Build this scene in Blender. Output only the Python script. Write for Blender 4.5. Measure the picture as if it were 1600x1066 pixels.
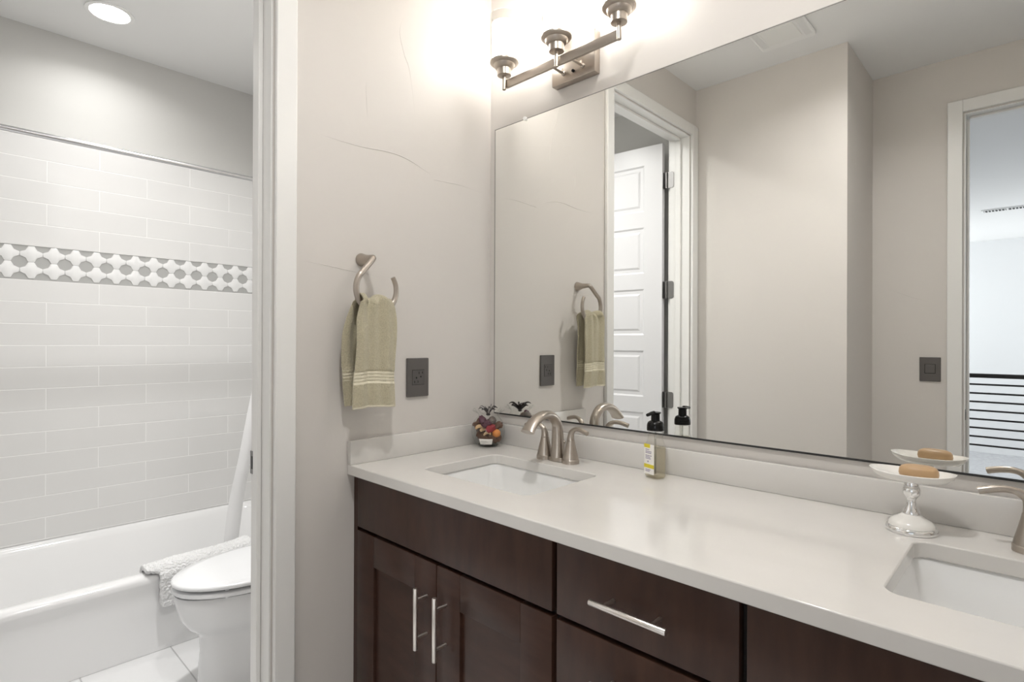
import bpy, bmesh, math, random
from mathutils import Vector, Matrix
C = bpy.context.scene.collection
PI = math.pi
for o in list(bpy.data.objects): bpy.data.objects.remove(o)
sc = bpy.context.scene

# ---------------------------------------------------------------- camera
YAW, PITCH, ROLL = math.radians(43.814), math.radians(0.085), math.radians(0.2227)
F = Vector((-math.sin(YAW)*math.cos(PITCH), math.cos(YAW)*math.cos(PITCH), math.sin(PITCH)))
Rt = Vector((math.cos(YAW), math.sin(YAW), 0)); U = Rt.cross(F)
R2 = Rt*math.cos(ROLL) + U*math.sin(ROLL); U2 = -Rt*math.sin(ROLL) + U*math.cos(ROLL)
cd = bpy.data.cameras.new('camera'); cam = bpy.data.objects.new('camera', cd); C.objects.link(cam)
m = Matrix((R2, U2, -F)).transposed().to_4x4(); m.translation = Vector((1.49606, -1.43642, 1.28217))
cam.matrix_world = m
cd.sensor_width = 36; cd.lens = 866.887/1600*36; cd.clip_start = 0.02; cd.clip_end = 100
sc.camera = cam

# ---------------------------------------------------------------- world, exposure, lights
sc.view_settings.view_transform = 'Standard'; sc.view_settings.look = 'None'
sc.view_settings.gamma = 1; sc.view_settings.use_curve_mapping = False
sc.view_settings.exposure = 0.56
w = bpy.data.worlds.new('world'); sc.world = w; w.use_nodes = True
w.node_tree.nodes['Background'].inputs[0].default_value = (.9, .95, 1, 1)
w.node_tree.nodes['Background'].inputs[1].default_value = 1.6

SCONCE_E = 12.5       # glow of the opal diffusers
CAN_W = 2.6          # recessed light over the bathtub
BATH_FILL_W = 8.0     # added, unseen fill light in the vanity room ceiling
HALL_W = 66.0        # daylight through the hall windows

def area_light(name, loc, rot, size, power, color=(1, 1, 1), sy=None, parent=None, shape=None):
    l = bpy.data.lights.new(name, 'AREA'); l.energy = power; l.color = color; l.size = size
    if shape: l.shape = shape
    elif sy: l.shape = 'RECTANGLE'; l.size_y = sy
    o = bpy.data.objects.new(name, l); o.location = loc; o.rotation_euler = rot
    C.objects.link(o)
    if parent: o.parent = parent
    return o
# daylight coming in through the two hall windows
area_light('window_daylight', (4.3, -7.8, 1.75), (0, math.radians(90), 0), 1.6, HALL_W, (.96, .98, 1), 2.0)
area_light('window_daylight', (-1.5, -7.9, 1.75), (0, math.radians(-90), 0), 1.6, HALL_W*.8, (.96, .98, 1), 1.8)

# ---------------------------------------------------------------- materials
MATS = {}
def nodes_mat(name):
    mt = bpy.data.materials.new(name); mt.use_nodes = True
    return mt, mt.node_tree.nodes, mt.node_tree.links
def mat(name, col, rough=.5, metal=0, bump=None, var=None, coat=0, spec=.5, sheen=0, emit=None, trans=0, sss=0):
    mt, n, l = nodes_mat(name); b = n['Principled BSDF']
    b.inputs['Base Color'].default_value = (*col, 1); b.inputs['Roughness'].default_value = rough
    b.inputs['Metallic'].default_value = metal; b.inputs['Coat Weight'].default_value = coat
    b.inputs['Specular IOR Level'].default_value = spec; b.inputs['Sheen Weight'].default_value = sheen
    b.inputs['Transmission Weight'].default_value = trans
    if emit: b.inputs['Emission Color'].default_value = (*emit[0], 1); b.inputs['Emission Strength'].default_value = emit[1]
    tc = n.new('ShaderNodeTexCoord')
    if bump:
        sc_, st, dist = bump[:3]
        t = n.new('ShaderNodeTexNoise'); t.inputs['Scale'].default_value = sc_; t.inputs['Detail'].default_value = 4
        l.new(tc.outputs['Object'], t.inputs['Vector'])
        bp = n.new('ShaderNodeBump'); bp.inputs['Strength'].default_value = st; bp.inputs['Distance'].default_value = dist
        l.new(t.outputs['Fac'], bp.inputs['Height']); l.new(bp.outputs[0], b.inputs['Normal'])
    if var:
        sc_, c2, stretch = var
        mp = n.new('ShaderNodeMapping'); mp.inputs['Scale'].default_value = stretch
        t = n.new('ShaderNodeTexNoise'); t.inputs['Scale'].default_value = sc_; t.inputs['Detail'].default_value = 6
        l.new(tc.outputs['Object'], mp.inputs[0]); l.new(mp.outputs[0], t.inputs['Vector'])
        r = n.new('ShaderNodeValToRGB'); r.color_ramp.elements[0].color = (*col, 1); r.color_ramp.elements[1].color = (*c2, 1)
        r.color_ramp.elements[0].position = .35; r.color_ramp.elements[1].position = .7
        l.new(t.outputs['Fac'], r.inputs[0]); l.new(r.outputs[0], b.inputs['Base Color'])
    MATS[name] = mt
    return mt
def thin_glass(name, tint, rough=.02):
    mt, n, l = nodes_mat(name); n.remove(n['Principled BSDF'])
    tr = n.new('ShaderNodeBsdfTransparent'); tr.inputs[0].default_value = (*tint, 1)
    gl = n.new('ShaderNodeBsdfGlossy'); gl.inputs['Roughness'].default_value = rough
    lw = n.new('ShaderNodeLayerWeight'); lw.inputs[0].default_value = .5
    pw = n.new('ShaderNodeMath'); pw.operation = 'POWER'; pw.inputs[1].default_value = 4.5
    fr = n.new('ShaderNodeMath'); fr.operation = 'MULTIPLY_ADD'; fr.inputs[1].default_value = .6; fr.inputs[2].default_value = .035
    l.new(lw.outputs['Facing'], pw.inputs[0]); l.new(pw.outputs[0], fr.inputs[0])
    mx = n.new('ShaderNodeMixShader')
    l.new(fr.outputs[0], mx.inputs[0]); l.new(tr.outputs[0], mx.inputs[1]); l.new(gl.outputs[0], mx.inputs[2])
    l.new(mx.outputs[0], n['Material Output'].inputs[0]); return mt

M_wall = mat('greige_plaster', (.65, .618, .583), .55, bump=(7, .25, .004))
M_ceil = mat('ceiling_paint', (.84, .84, .835), .8, bump=(60, .1, .001))
M_trim = mat('white_trim_paint', (.80, .795, .775), .32)
M_door = mat('white_door_paint', (.74, .74, .755), .35)
M_hall = mat('hall_paint', (.72, .73, .74), .7)
M_carpet = mat('grey_carpet', (.34, .345, .36), .95, bump=(300, .6, .004), var=(25, (.42, .425, .44), (1, 1, 1)))
M_tubwall = mat('wall_paint_cool_lit', (.64, .635, .615), .6, bump=(9, .2, .003))  # same wall paint, with the tub room's cooler light put into its colour
M_quartz = mat('white_quartz', (.70, .68, .65), .13, var=(5, (.67, .65, .62), (1, 1.6, 1)), spec=.5)
M_porc = mat('white_porcelain', (.84, .84, .83), .07, coat=.3)
M_tubm = mat('white_enamel', (.86, .86, .86), .1)
M_bowl = mat('toilet_porcelain', (.78, .785, .79), .08)
M_seat = mat('toilet_plastic', (.80, .81, .82), .18)
M_wood = mat('espresso_wood', (.040, .0175, .0115), .32, var=(6, (.060, .028, .019), (1.2, 1.2, 5)), bump=(120, .05, .0005), spec=.35)
M_woodh = mat('espresso_wood_horizontal', (.040, .0175, .0115), .32, var=(6, (.062, .029, .019), (5, 1.2, 1.2)), bump=(120, .05, .0005), spec=.35)
M_gap = mat('cabinet_carcass', (.012, .008, .007), .7)
M_nickel = mat('brushed_nickel', (.46, .41, .36), .33, 1)
M_satin = mat('satin_steel_bar', (.80, .76, .72), .32, 1)
M_chrome = mat('polished_chrome', (.86, .86, .86), .06, 1)
M_rod = mat('dull_chrome', (.60, .60, .61), .22, 1)
M_mirror = mat('mirror_silver', (.90, .905, .885), 0, 1)
M_medge = mat('mirror_edge', (.22, .23, .21), .3)
M_dark = mat('mirror_channel', (.03, .03, .03), .4, .3)
M_plate = mat('grey_nickel_plate', (.13, .12, .113), .42, .35)
M_plate2 = mat('grey_device', (.10, .093, .088), .5, .2)
M_black = mat('black_plastic', (.004, .004, .004), .25, spec=.25)
M_hinge = mat('hinge_nickel', (.26, .255, .25), .45, 1)
M_iron = mat('black_rail_metal', (.02, .019, .019), .5)
M_towel = mat('sage_terry', (.54, .485, .33), .95, bump=(420, 1, .006), var=(260, (.66, .60, .43), (1, 1, 1)), sheen=.3)
M_towelb = mat('towel_border', (.68, .63, .49), .9, bump=(300, .3, .002))
M_mat = mat('white_chenille', (.86, .86, .86), .95, bump=(150, 1, .008))
M_curt = mat('white_curtain', (.88, .88, .885), .85)
M_tilef = mat('white_floor_tile', (.80, .80, .80), .3)
M_plastic = mat('white_plastic', (.88, .88, .87), .4)
M_fanlens = mat('fan_lens', (.86, .86, .84), .35)
M_soap = mat('tan_soap', (.47, .30, .155), .42, bump=(40, .1, .002), var=(8, (.54, .36, .20), (1, 1, 3)))
M_dish = mat('white_ceramic', (.84, .82, .78), .15, coat=.2)
M_opal = mat('opal_glass_lit', (.9, .88, .84), .3, emit=((1.0, .97, .94), SCONCE_E))
M_canlens = mat('recessed_lens_lit', (.9, .9, .9), .4, emit=((1, .98, .95), 14))
M_glass = thin_glass('clear_glass', (.97, .975, .97))
M_shade = thin_glass('lamp_glass', (.93, .93, .92))
M_bottle = thin_glass('clear_plastic', (.98, .98, .965), .05)
M_liquid = thin_glass('foam_soap_liquid', (.965, .935, .85), .1)
M_label = mat('paper_label', (.86, .84, .80), .6)
M_yellow = mat('yellow_print', (.72, .60, .04), .6)
M_purple = mat('violet_print', (.22, .17, .30), .6)
M_greyp = mat('grey_print', (.30, .28, .27), .6)
M_rope = mat('black_silver_ribbon', (.05, .045, .045), .35, .4)

def brick_mat(name, tile, grout, tw, th, off_y, off_z, rough=.12):
    mt, n, l = nodes_mat(name); b = n['Principled BSDF']; b.inputs['Roughness'].default_value = rough
    tc = n.new('ShaderNodeTexCoord'); sp = n.new('ShaderNodeSeparateXYZ'); cb = n.new('ShaderNodeCombineXYZ')
    a1 = n.new('ShaderNodeMath'); a1.inputs[1].default_value = off_y
    a2 = n.new('ShaderNodeMath'); a2.inputs[1].default_value = off_z
    l.new(tc.outputs['Object'], sp.inputs[0]); l.new(sp.outputs['Y'], a1.inputs[0]); l.new(sp.outputs['Z'], a2.inputs[0])
    l.new(a1.outputs[0], cb.inputs[0]); l.new(a2.outputs[0], cb.inputs[1])
    bk = n.new('ShaderNodeTexBrick'); bk.inputs['Scale'].default_value = 1
    bk.inputs['Color1'].default_value = (*tile, 1); bk.inputs['Color2'].default_value = (*[c*.985 for c in tile], 1)
    bk.inputs['Mortar'].default_value = (*grout, 1); bk.inputs['Mortar Size'].default_value = .0028
    bk.inputs['Mortar Smooth'].default_value = .3
    bk.inputs['Brick Width'].default_value = tw; bk.inputs['Row Height'].default_value = th
    bk.offset = .5
    l.new(cb.outputs[0], bk.inputs[0]); l.new(bk.outputs['Color'], b.inputs['Base Color'])
    nz = n.new('ShaderNodeTexNoise'); nz.inputs['Scale'].default_value = 5; l.new(tc.outputs['Object'], nz.inputs[0])
    mx = n.new('ShaderNodeMath'); mx.operation = 'MULTIPLY_ADD'; mx.inputs[1].default_value = -1
    l.new(bk.outputs['Fac'], mx.inputs[0]); l.new(nz.outputs['Fac'], mx.inputs[2])
    bp = n.new('ShaderNodeBump'); bp.inputs['Distance'].default_value = .0015; bp.inputs['Strength'].default_value = .6
    l.new(mx.outputs[0], bp.inputs['Height']); l.new(bp.outputs[0], b.inputs['Normal'])
    return mt
# ---------------------------------------------------------------- mesh builder
class MB:
    def __init__(s): s.bm = bmesh.new(); s.mi = 0
    def _f(s, vs):
        try:
            f = s.bm.faces.new(vs); f.material_index = s.mi; return f
        except ValueError: return None
    def box(s, x0, x1, y0, y1, z0, z1, bev=0, seg=2):
        t = bmesh.new()
        v = [t.verts.new((x, y, z)) for x in (x0, x1) for y in (y0, y1) for z in (z0, z1)]
        for q in ((0, 1, 3, 2), (4, 6, 7, 5), (0, 4, 5, 1), (2, 3, 7, 6), (0, 2, 6, 4), (1, 5, 7, 3)): t.faces.new([v[i] for i in q])
        bmesh.ops.recalc_face_normals(t, faces=t.faces)
        if bev: bmesh.ops.bevel(t, geom=list(t.edges), offset=bev, segments=seg, affect='EDGES', profile=.5)
        s.merge(t); return s
    def merge(s, t, M=None):
        mp = {}
        for v in t.verts: mp[v] = s.bm.verts.new(M @ v.co if M else v.co)
        for f in t.faces:
            nf = s._f([mp[v] for v in f.verts])
        t.free()
    def loft(s, rings, cap0=True, cap1=True, closed=True):
        rv = [[s.bm.verts.new(p) for p in r] for r in rings]
        n = len(rv[0])
        for a, b in zip(rv, rv[1:]):
            for i in range(n if closed else n-1):
                j = (i+1) % n; s._f([a[i], a[j], b[j], b[i]])
        if cap0: s._f(rv[0][::-1])
        if cap1: s._f(rv[-1])
        return s
    def lathe(s, prof, c=(0, 0, 0), seg=32, axis='z', cap0=True, cap1=True):
        c = Vector(c); rings = []
        for r, h in prof:
            ring = []
            for i in range(seg):
                a = 2*PI*i/seg; p = Vector((r*math.cos(a), r*math.sin(a), h))
                if axis == 'x': p = Vector((h, p.x, p.y))
                if axis == 'y': p = Vector((p.x, h, p.y))
                ring.append(c+p)
            rings.append(ring)
        return s.loft(rings, cap0, cap1)
    def tube(s, pts, rad, seg=12, cap=True, flat=None):
        pts = [Vector(p) for p in pts]; n = len(pts)
        if not hasattr(rad, '__len__'): rad = [rad]*n
        up = None; rings = []
        for i, p in enumerate(pts):
            t = (pts[min(i+1, n-1)]-pts[max(i-1, 0)]).normalized()
            if up is None: up = t.orthogonal().normalized()
            up = (up - t*up.dot(t)).normalized(); sd = t.cross(up)
            rings.append([p+(up*math.cos(2*PI*k/seg)*(flat[0] if flat else 1)+sd*math.sin(2*PI*k/seg)*(flat[1] if flat else 1))*rad[i] for k in range(seg)])
        return s.loft(rings, cap, cap)
    def prism(s, outline, z0, z1, M=None):
        t = bmesh.new()
        a = [t.verts.new((x, y, z0)) for x, y in outline]; b = [t.verts.new((x, y, z1)) for x, y in outline]
        n = len(a); t.faces.new(a[::-1]); t.faces.new(b)
        for i in range(n): t.faces.new([a[i], a[(i+1) % n], b[(i+1) % n], b[i]])
        s.merge(t, M); return s
    def ball(s, c, r, sc_=(1, 1, 1), seg=16, rot=None, noise=0, rnd=None):
        rings = []; n = seg//2
        for j in range(1, n):
            th = PI*j/n; ring = []
            for i in range(seg):
                a = 2*PI*i/seg
                p = Vector((math.sin(th)*math.cos(a)*sc_[0], math.sin(th)*math.sin(a)*sc_[1], -math.cos(th)*sc_[2]))*r
                if noise: p *= 1+rnd.uniform(-noise, noise)
                if rot: p = rot @ p
                ring.append(Vector(c)+p)
            rings.append(ring)
        return s.loft(rings)
    def build(s, name, mats, parent=None, smooth=35, mods=(), recalc=True):
        if recalc: bmesh.ops.recalc_face_normals(s.bm, faces=s.bm.faces)
        me = bpy.data.meshes.new(name); s.bm.to_mesh(me); s.bm.free()
        for m_ in (mats if isinstance(mats, (list, tuple)) else [mats]): me.materials.append(m_)
        if smooth:
            me.polygons.foreach_set('use_smooth', [True]*len(me.polygons)); me.set_sharp_from_angle(angle=math.radians(smooth))
        o = bpy.data.objects.new(name, me); C.objects.link(o)
        if parent: o.parent = parent
        for f in mods: f(o)
        return o
def bev(wd, seg=2, ang=30):
    def f(o):
        b = o.modifiers.new('bevel', 'BEVEL'); b.width = wd; b.segments = seg; b.limit_method = 'ANGLE'; b.angle_limit = math.radians(ang); b.harden_normals = False
    return f
def solid(th, off=1):
    def f(o):
        b = o.modifiers.new('solid', 'SOLIDIFY'); b.thickness = th; b.offset = off
    return f
def subsurf(lv):
    def f(o):
        b = o.modifiers.new('sub', 'SUBSURF'); b.levels = lv; b.render_levels = lv
    return f
def rrect(cx, cy, hx, hy, r, z=None, n=6):
    pts = []
    for k, (sx, sy) in enumerate(((1, 1), (-1, 1), (-1, -1), (1, -1))):
        for i in range(n+1):
            a = PI/2*(k + i/n)
            p = (cx+sx*(hx-r)+r*math.cos(a), cy+sy*(hy-r)+r*math.sin(a))
            pts.append(p if z is None else (p[0], p[1], z))
    return pts
def tag(o, label, cat, group=None):
    o['label'] = label; o['category'] = cat
    if group: o['group'] = group
    return o
def thing(name, label, cat, loc=(0, 0, 0), group=None):
    o = bpy.data.objects.new(name, None); C.objects.link(o); o.location = loc; o.empty_display_size = .05
    return tag(o, label, cat, group)
def struct(o): o['kind'] = 'structure'; return o
def interp(v, tab):
    if v <= tab[0][0]: return tab[0][1]
    for (a, p), (b_, q) in zip(tab, tab[1:]):
        if v <= b_: return p+(q-p)*(v-a)/(b_-a)
    return tab[-1][1]
def kids(o): return [c for c in bpy.data.objects if c.parent == o]
def copy_tree(o, parent=None):
    c = o.copy(); C.objects.link(c); c.parent = parent
    for ch in kids(o): copy_tree(ch, c)
    return c
def smooth_path(pts, n=8):
    P = [Vector(p) for p in pts]; out = []
    for i in range(len(P)-1):
        p0 = P[max(i-1, 0)]; p1 = P[i]; p2 = P[i+1]; p3 = P[min(i+2, len(P)-1)]
        for k in range(n):
            t = k/n
            out.append(.5*((2*p1)+(-p0+p2)*t+(2*p0-5*p1+4*p2-p3)*t*t+(-p0+3*p1-3*p2+p3)*t**3))
    out.append(P[-1]); return out

CEIL = 2.778
# ================================================================ THE ROOM
def sbox(name, mt, *boxes, parent=None):
    b = MB()
    for q in boxes: b.box(*q)
    return struct(b.build(name, mt, parent, smooth=0)) if parent is None else b.build(name, mt, parent, smooth=0)
DY0, DY1, DZ = -.81, -1.615, 2.49        # doorway to the tub room (y from DY1 to DY0)
wall_left = sbox('wall_left', M_wall, (-.12, 0, DY0, .12, 0, CEIL), (-.12, 0, DY1, DY0, DZ, CEIL), (-.12, 0, -1.81, DY1, 0, CEIL))
sbox('wall_mirror', M_wall, (0, 2.16, .004, .12, 0, CEIL))
sbox('wall_right', M_wall, (2.04, 2.16, -2.377, .004, 0, CEIL))
sbox('wall_closet', M_wall, (0, .79, -2.377, -1.6956, 0, CEIL))
EX0, EX1, EZ = 1.195, 1.975, 2.475       # entry doorway
wall_entry = sbox('wall_entry', M_wall, (.79, EX0, -2.377, -2.257, 0, CEIL), (EX0, EX1, -2.377, -2.257, EZ, CEIL), (EX1, 2.04, -2.377, -2.257, 0, CEIL))
sbox('ceiling', M_ceil, (-2.1, 4.3, -2.377, .12, CEIL, CEIL+.1))
M_ftile = brick_mat('floor_tile_grid', (.80, .80, .80), (.52, .52, .52), .61, .303, 6.75, .745+.303*10, .3)
for n_ in M_ftile.node_tree.nodes:
    if n_.type == 'TEX_BRICK': n_.offset = 0
# floor tiles run in x/y: rows along x
nt = M_ftile.node_tree
for l_ in list(nt.links):
    if l_.from_node.type == 'SEPXYZ':
        nm_ = {'Z': 'Y', 'Y': 'X'}[l_.from_socket.name]
        tgt = l_.to_socket; src = l_.from_node.outputs[nm_]; nt.links.remove(l_); nt.links.new(src, tgt)
sbox('floor', M_ftile, (-2.1, 2.16, -2.377, .12, -.1, 0))
# tub room
sbox('wall_tub_back', M_tubwall, (-2.1, -1.985, -1.81, .12, 0, CEIL))
sbox('wall_tub_end', M_tubwall, (-1.985, -.12, 0, .12, 0, CEIL))
sbox('wall_tub_front', M_tubwall, (-1.985, -.12, -1.81, -1.70, 0, CEIL))
# hall
HZ = CEIL
sbox('wall_hall_far', M_hall, (-1.62, 4.42, -9.25, -9.13, -1.5, HZ))
def side_wall(x0, x1, y0, y1, wy0, wy1, name):
    sbox(name, M_hall, (x0, x1, y0, wy0, -1.5, HZ), (x0, x1, wy1, y1, -1.5, HZ), (x0, x1, wy0, wy1, -1.5, .9), (x0, x1, wy0, wy1, 2.5, HZ))
side_wall(4.3, 4.42, -9.13, -2.377, -8.8, -6.8, 'wall_hall_right')
side_wall(-1.62, -1.5, -9.13, -2.377, -8.8, -7.0, 'wall_hall_left')
sbox('wall_hall_near', M_hall, (-1.5, .79, -2.44, -2.377, 0, HZ), (2.16, 4.3, -2.44, -2.377, 0, HZ))
sbox('ceiling_hall', M_ceil, (-1.62, 4.42, -9.25, -2.377, CEIL, CEIL+.1))
sbox('floor_hall', M_carpet, (-1.5, 4.3, -3.55, -2.377, -.1, 0), (-1.5, 4.3, -9.13, -3.55, -.40, -.30))
for nm, x0, x1, y0, y1 in (('window_1', 4.33, 4.39, -8.8, -6.8), ('window_2', -1.59, -1.53, -8.8, -7.0)):
    wf = MB()
    for q in ((x0, x1, y0, y0+.05, .9, 2.5), (x0, x1, y1-.05, y1, .9, 2.5), (x0, x1, y0, y1, .9, .95), (x0, x1, y0, y1, 2.45, 2.5), (x0, x1, (y0+y1)/2-.02, (y0+y1)/2+.02, .95, 2.45)): wf.box(*q)
    wo = struct(wf.build(nm, M_trim, smooth=0))
    MB().box((x0+x1)/2-.003, (x0+x1)/2+.003, y0+.05, y1-.05, .95, 2.45).build('pane', M_glass, wo, smooth=0)

# plaster trowel ridges (hand finish) on the walls
def ridge(parent, pts, r=.0016, ax='x'):
    r *= .8
    P = smooth_path(pts, 10); n = len(P)
    rad = [r*math.sin(PI*min(max(i/(n-1), .04), .96)) for i in range(n)]
    MB().tube(P, rad, 6).build('trowel_ridge', M_wall, parent, smooth=60)
ridge(wall_left, [(0, -.674, 1.874), (0, -.551, 1.872), (0, -.437, 1.881), (0, -.363, 1.873), (0, -.279, 1.847)], .002)
ridge(wall_left, [(0, -.263, 1.827), (0, -.255, 1.832), (0, -.2, 1.835), (0, -.143, 1.837), (0, -.034, 1.831)], .0013)
ridge(wall_left, [(0, -.743, 1.509), (0, -.652, 1.501), (0, -.58, 1.493), (0, -.45, 1.482)], .0013)
ridge(wall_left, [(0, -.386, 2.336), (0, -.403, 2.277), (0, -.385, 2.21), (0, -.365, 2.167), (0, -.343, 2.04)], .0011)
ridge(wall_left, [(0, -.525, 2.08), (0, -.524, 2.03), (0, -.52, 1.965)], .0011)
ridge(wall_entry, [(.86, -2.257, 1.59), (.961, -2.257, 1.54), (1.045, -2.257, 1.508)], .0016)

# doorway to the tub room: casing, jamb, stop, strike plate, open door leaf
def casing_profile_u(parent, name, inner, outer, z_in, z_out, place):
    # flat board casing with eased edges: two legs and a head, mitred look
    b = MB()
    b.box(*place(inner[0], outer[0], 0, z_out)); b.box(*place(inner[1], outer[1], 0, z_out)); b.box(*place(inner[0], inner[1], z_in, z_out))
    return b.build(name, M_trim, parent, mods=[bev(.003, 2)])
d1 = bpy.data.objects.new('door_1', None); C.objects.link(d1); struct(d1)
b = MB()
for (y0, y1, z0, z1) in ((-.805, -.748, 0, 2.553), (-1.69, -1.622, 0, 2.553), (-1.622, -.805, 2.494, 2.553)): b.box(.0005, .018, y0, y1, z0, z1)
for (y0, y1, z0, z1) in ((-.805, -.748, 0, 2.553), (-1.69, -1.622, 0, 2.553), (-1.622, -.805, 2.494, 2.553)): b.box(-.138, -.1205, y0, y1, z0, z1)
b.build('casing', M_trim, d1, mods=[bev(.003, 2)])
b = MB()
b.box(-.1205, .0005, DY0+.0005, DY0+.001, 0, 2.495)
b.box(-.1205, .0005, -.8135, -.8085, 0, 2.4855); b.box(-.1205, .0005, -1.6165, -1.6115, 0, 2.4855); b.box(-.1205, .0005, -1.6165, -.8085, 2.4855, 2.4905)
b.build('jamb', M_trim, d1, smooth=0)
b = MB()
b.box(-.080, -.050, -.826, -.8137, 0, 2.473); b.box(-.080, -.050, -1.6113, -1.599, 0, 2.473); b.box(-.080, -.050, -1.599, -.826, 2.473, 2.4853)
b.build('door_stop', M_trim, d1, mods=[bev(.002, 2)])
b = MB(); b.box(-.122, -.090, -.8165, -.8139, .908, .972, .0008); b.mi = 1; b.box(-.114, -.100, -.8169, -.8164, .922, .958)
b.build('strike_plate', [M_hinge, M_black], d1)
# door leaf, hung on the far jamb and swung into the tub room
hinge = Vector((-.150, -1.606, 0)); ang = math.radians(6)
leaf = MB(); LW, LT, LB, LTop = .755, .035, .012, 2.478
Md = Matrix.Translation(hinge) @ Matrix.Rotation(PI-ang, 4, 'Z')     # local +x runs away from the hinge, local y = thickness
def dpt(x, y, z): return Md @ Vector((x, y, z))
FY = -.0                                   # visible face (faces +y world) is local y = -LT..0 -> world +y side is local -y
zs = [(2.365-.378*k, 2.082-.378*k) for k in range(6)]
x0, x1 = .012, .012+LW
colx = [(x0+.115, x1-.115)]
tb = bmesh.new()
def leaf_face(ysgn, yf):
    # a framed face with six recessed raised panels
    xs = [x0, x0+.115, x1-.115, x1]
    zl = [LB]; 
    for t_, b_ in zs[::-1]: zl += [b_, t_]
    zl.append(LTop)
    for i in range(3):
        for j in range(len(zl)-1):
            if i == 1 and j % 2 == 1:
                a0, a1, c0, c1 = xs[1], xs[2], zl[j], zl[j+1]
                ins = [(0, 0), (.010, -.006), (.028, -.006), (.040, -.001)]
                rings = []
                for d, dep in ins:
                    y = yf+ysgn*dep
                    rings.append([dpt(a0+d, y, c0+d), dpt(a1-d, y, c0+d), dpt(a1-d, y, c1-d), dpt(a0+d, y, c1-d)])
                leaf.loft(rings, cap0=False, cap1=True)
            else:
                leaf._f([leaf.bm.verts.new(dpt(*p)) for p in ((xs[i], yf, zl[j]), (xs[i+1], yf, zl[j]), (xs[i+1], yf, zl[j+1]), (xs[i], yf, zl[j+1]))])
leaf_face(1, LT/2); leaf_face(-1, -LT/2)
for q in (((x0, LB), (x1, LB)), ((x1, LB), (x1, LTop)), ((x1, LTop), (x0, LTop)), ((x0, LTop), (x0, LB))):
    (a, c), (d, e) = q
    leaf._f([leaf.bm.verts.new(dpt(*p)) for p in ((a, -LT/2, c), (d, -LT/2, e), (d, LT/2, e), (a, LT/2, c))])
bmesh.ops.remove_doubles(leaf.bm, verts=leaf.bm.verts, dist=1e-5)
door_leaf = leaf.build('door_leaf', M_door, d1, smooth=20)
for zt_, zb_ in ((2.303, 2.207), (1.649, 1.546), (.986, .890)):
    b = MB()
    b.lathe([(.0055, zb_), (.0055, zt_)], (-.141, -1.602, 0), 10)
    b.prism(rrect(-.119, (zt_+zb_)/2, .022, (zt_-zb_)/2, .012), 0, .0028, Matrix.Translation((0, -1.6108, 0)) @ Matrix.Rotation(-PI/2, 4, 'X') @ Matrix.Scale(-1, 4, (0, 1, 0)))
    p0 = dpt(.0115, 0, 0)
    b.prism(rrect(0, (zt_+zb_)/2, .016, (zt_-zb_)/2, .010), 0, .003, Matrix.Translation((p0.x, p0.y, 0)) @ Matrix.Rotation(PI/2-ang, 4, 'Z') @ Matrix.Rotation(PI/2, 4, 'X'))
    b.build('hinge', M_hinge, d1)
# entry doorway casing, jamb, strike
d2 = bpy.data.objects.new('door_2', None); C.objects.link(d2); struct(d2)
b = MB()
for yy0, yy1 in ((-2.2565, -2.239), (-2.395, -2.3775)):
    for (x0_, x1_, z0, z1) in ((1.127, 1.190, 0, 2.543), (1.980, 2.039, 0, 2.543), (1.190, 1.980, 2.480, 2.543)): b.box(x0_, x1_, yy0, yy1, z0, z1)
b.build('casing', M_trim, d2, mods=[bev(.003, 2)])
b = MB(); b.box(1.1955, 1.200, -2.377, -2.2565, 0, 2.470); b.box(1.970, 1.9745, -2.377, -2.2565, 0, 2.470); b.box(1.1955, 1.9745, -2.377, -2.2565, 2.470, 2.4745)
b.build('jamb', M_trim, d2, smooth=0)
b = MB(); b.box(1.2002, 1.212, -2.345, -2.31, 0, 2.458); b.box(1.958, 1.9698, -2.345, -2.31, 0, 2.458); b.box(1.212, 1.958, -2.345, -2.31, 2.458, 2.4698)
b.build('door_stop', M_trim, d2, mods=[bev(.002, 2)])
b = MB(); b.box(1.2002, 1.2024, -2.302, -2.268, .885, .940, .0008); b.mi = 1; b.box(1.2022, 1.2028, -2.294, -2.276, .898, .927)
b.build('strike_plate', [M_hinge, M_black], d2)
struct(MB().box(.0005, .014, -.747, -.587, 0, .13, .003).build('baseboard_left', M_trim))

# ================================================================ TUB ROOM
# tile surround, top metal trim, mosaic band
M_tile = brick_mat('glossy_subway_tile', (.66, .655, .63), (.80, .795, .78), .413, .1035, 1.06+.413*4, -.318+.1035*20, .1)
TX = -1.985
# tile rows: upper panel and lower panel are aligned to the photograph's rows
def tile_panel(name, z0, z1, row0, vj):
    mt = brick_mat('glossy_tile_'+name, (.765, .76, .75), (.90, .895, .885), .413, .1035 if name == 'lower' else .1040, vj, row0, .1)
    return mt
up = tile_panel('upper', 1.73, 2.25, -1.7300+.104*10, 1.06+.413*6)
lo = tile_panel('lower', .318, 1.567, -1.567+.1035*30, 1.06+.413*6.5)
wt = MB(); wt.box(TX, TX+.008, -1.70, 0, 1.730, 2.2505); wt.mi = 1; wt.box(TX, TX+.008, -1.70, 0, .318, 1.567)
wt.mi = 2; wt.box(TX, TX+.004, -1.70, 0, 1.567, 1.730)
wall_tile = struct(wt.build('wall_tile_surround', [up, lo, mat('mosaic_grey', (.43, .43, .42), .25)], smooth=0))
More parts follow.
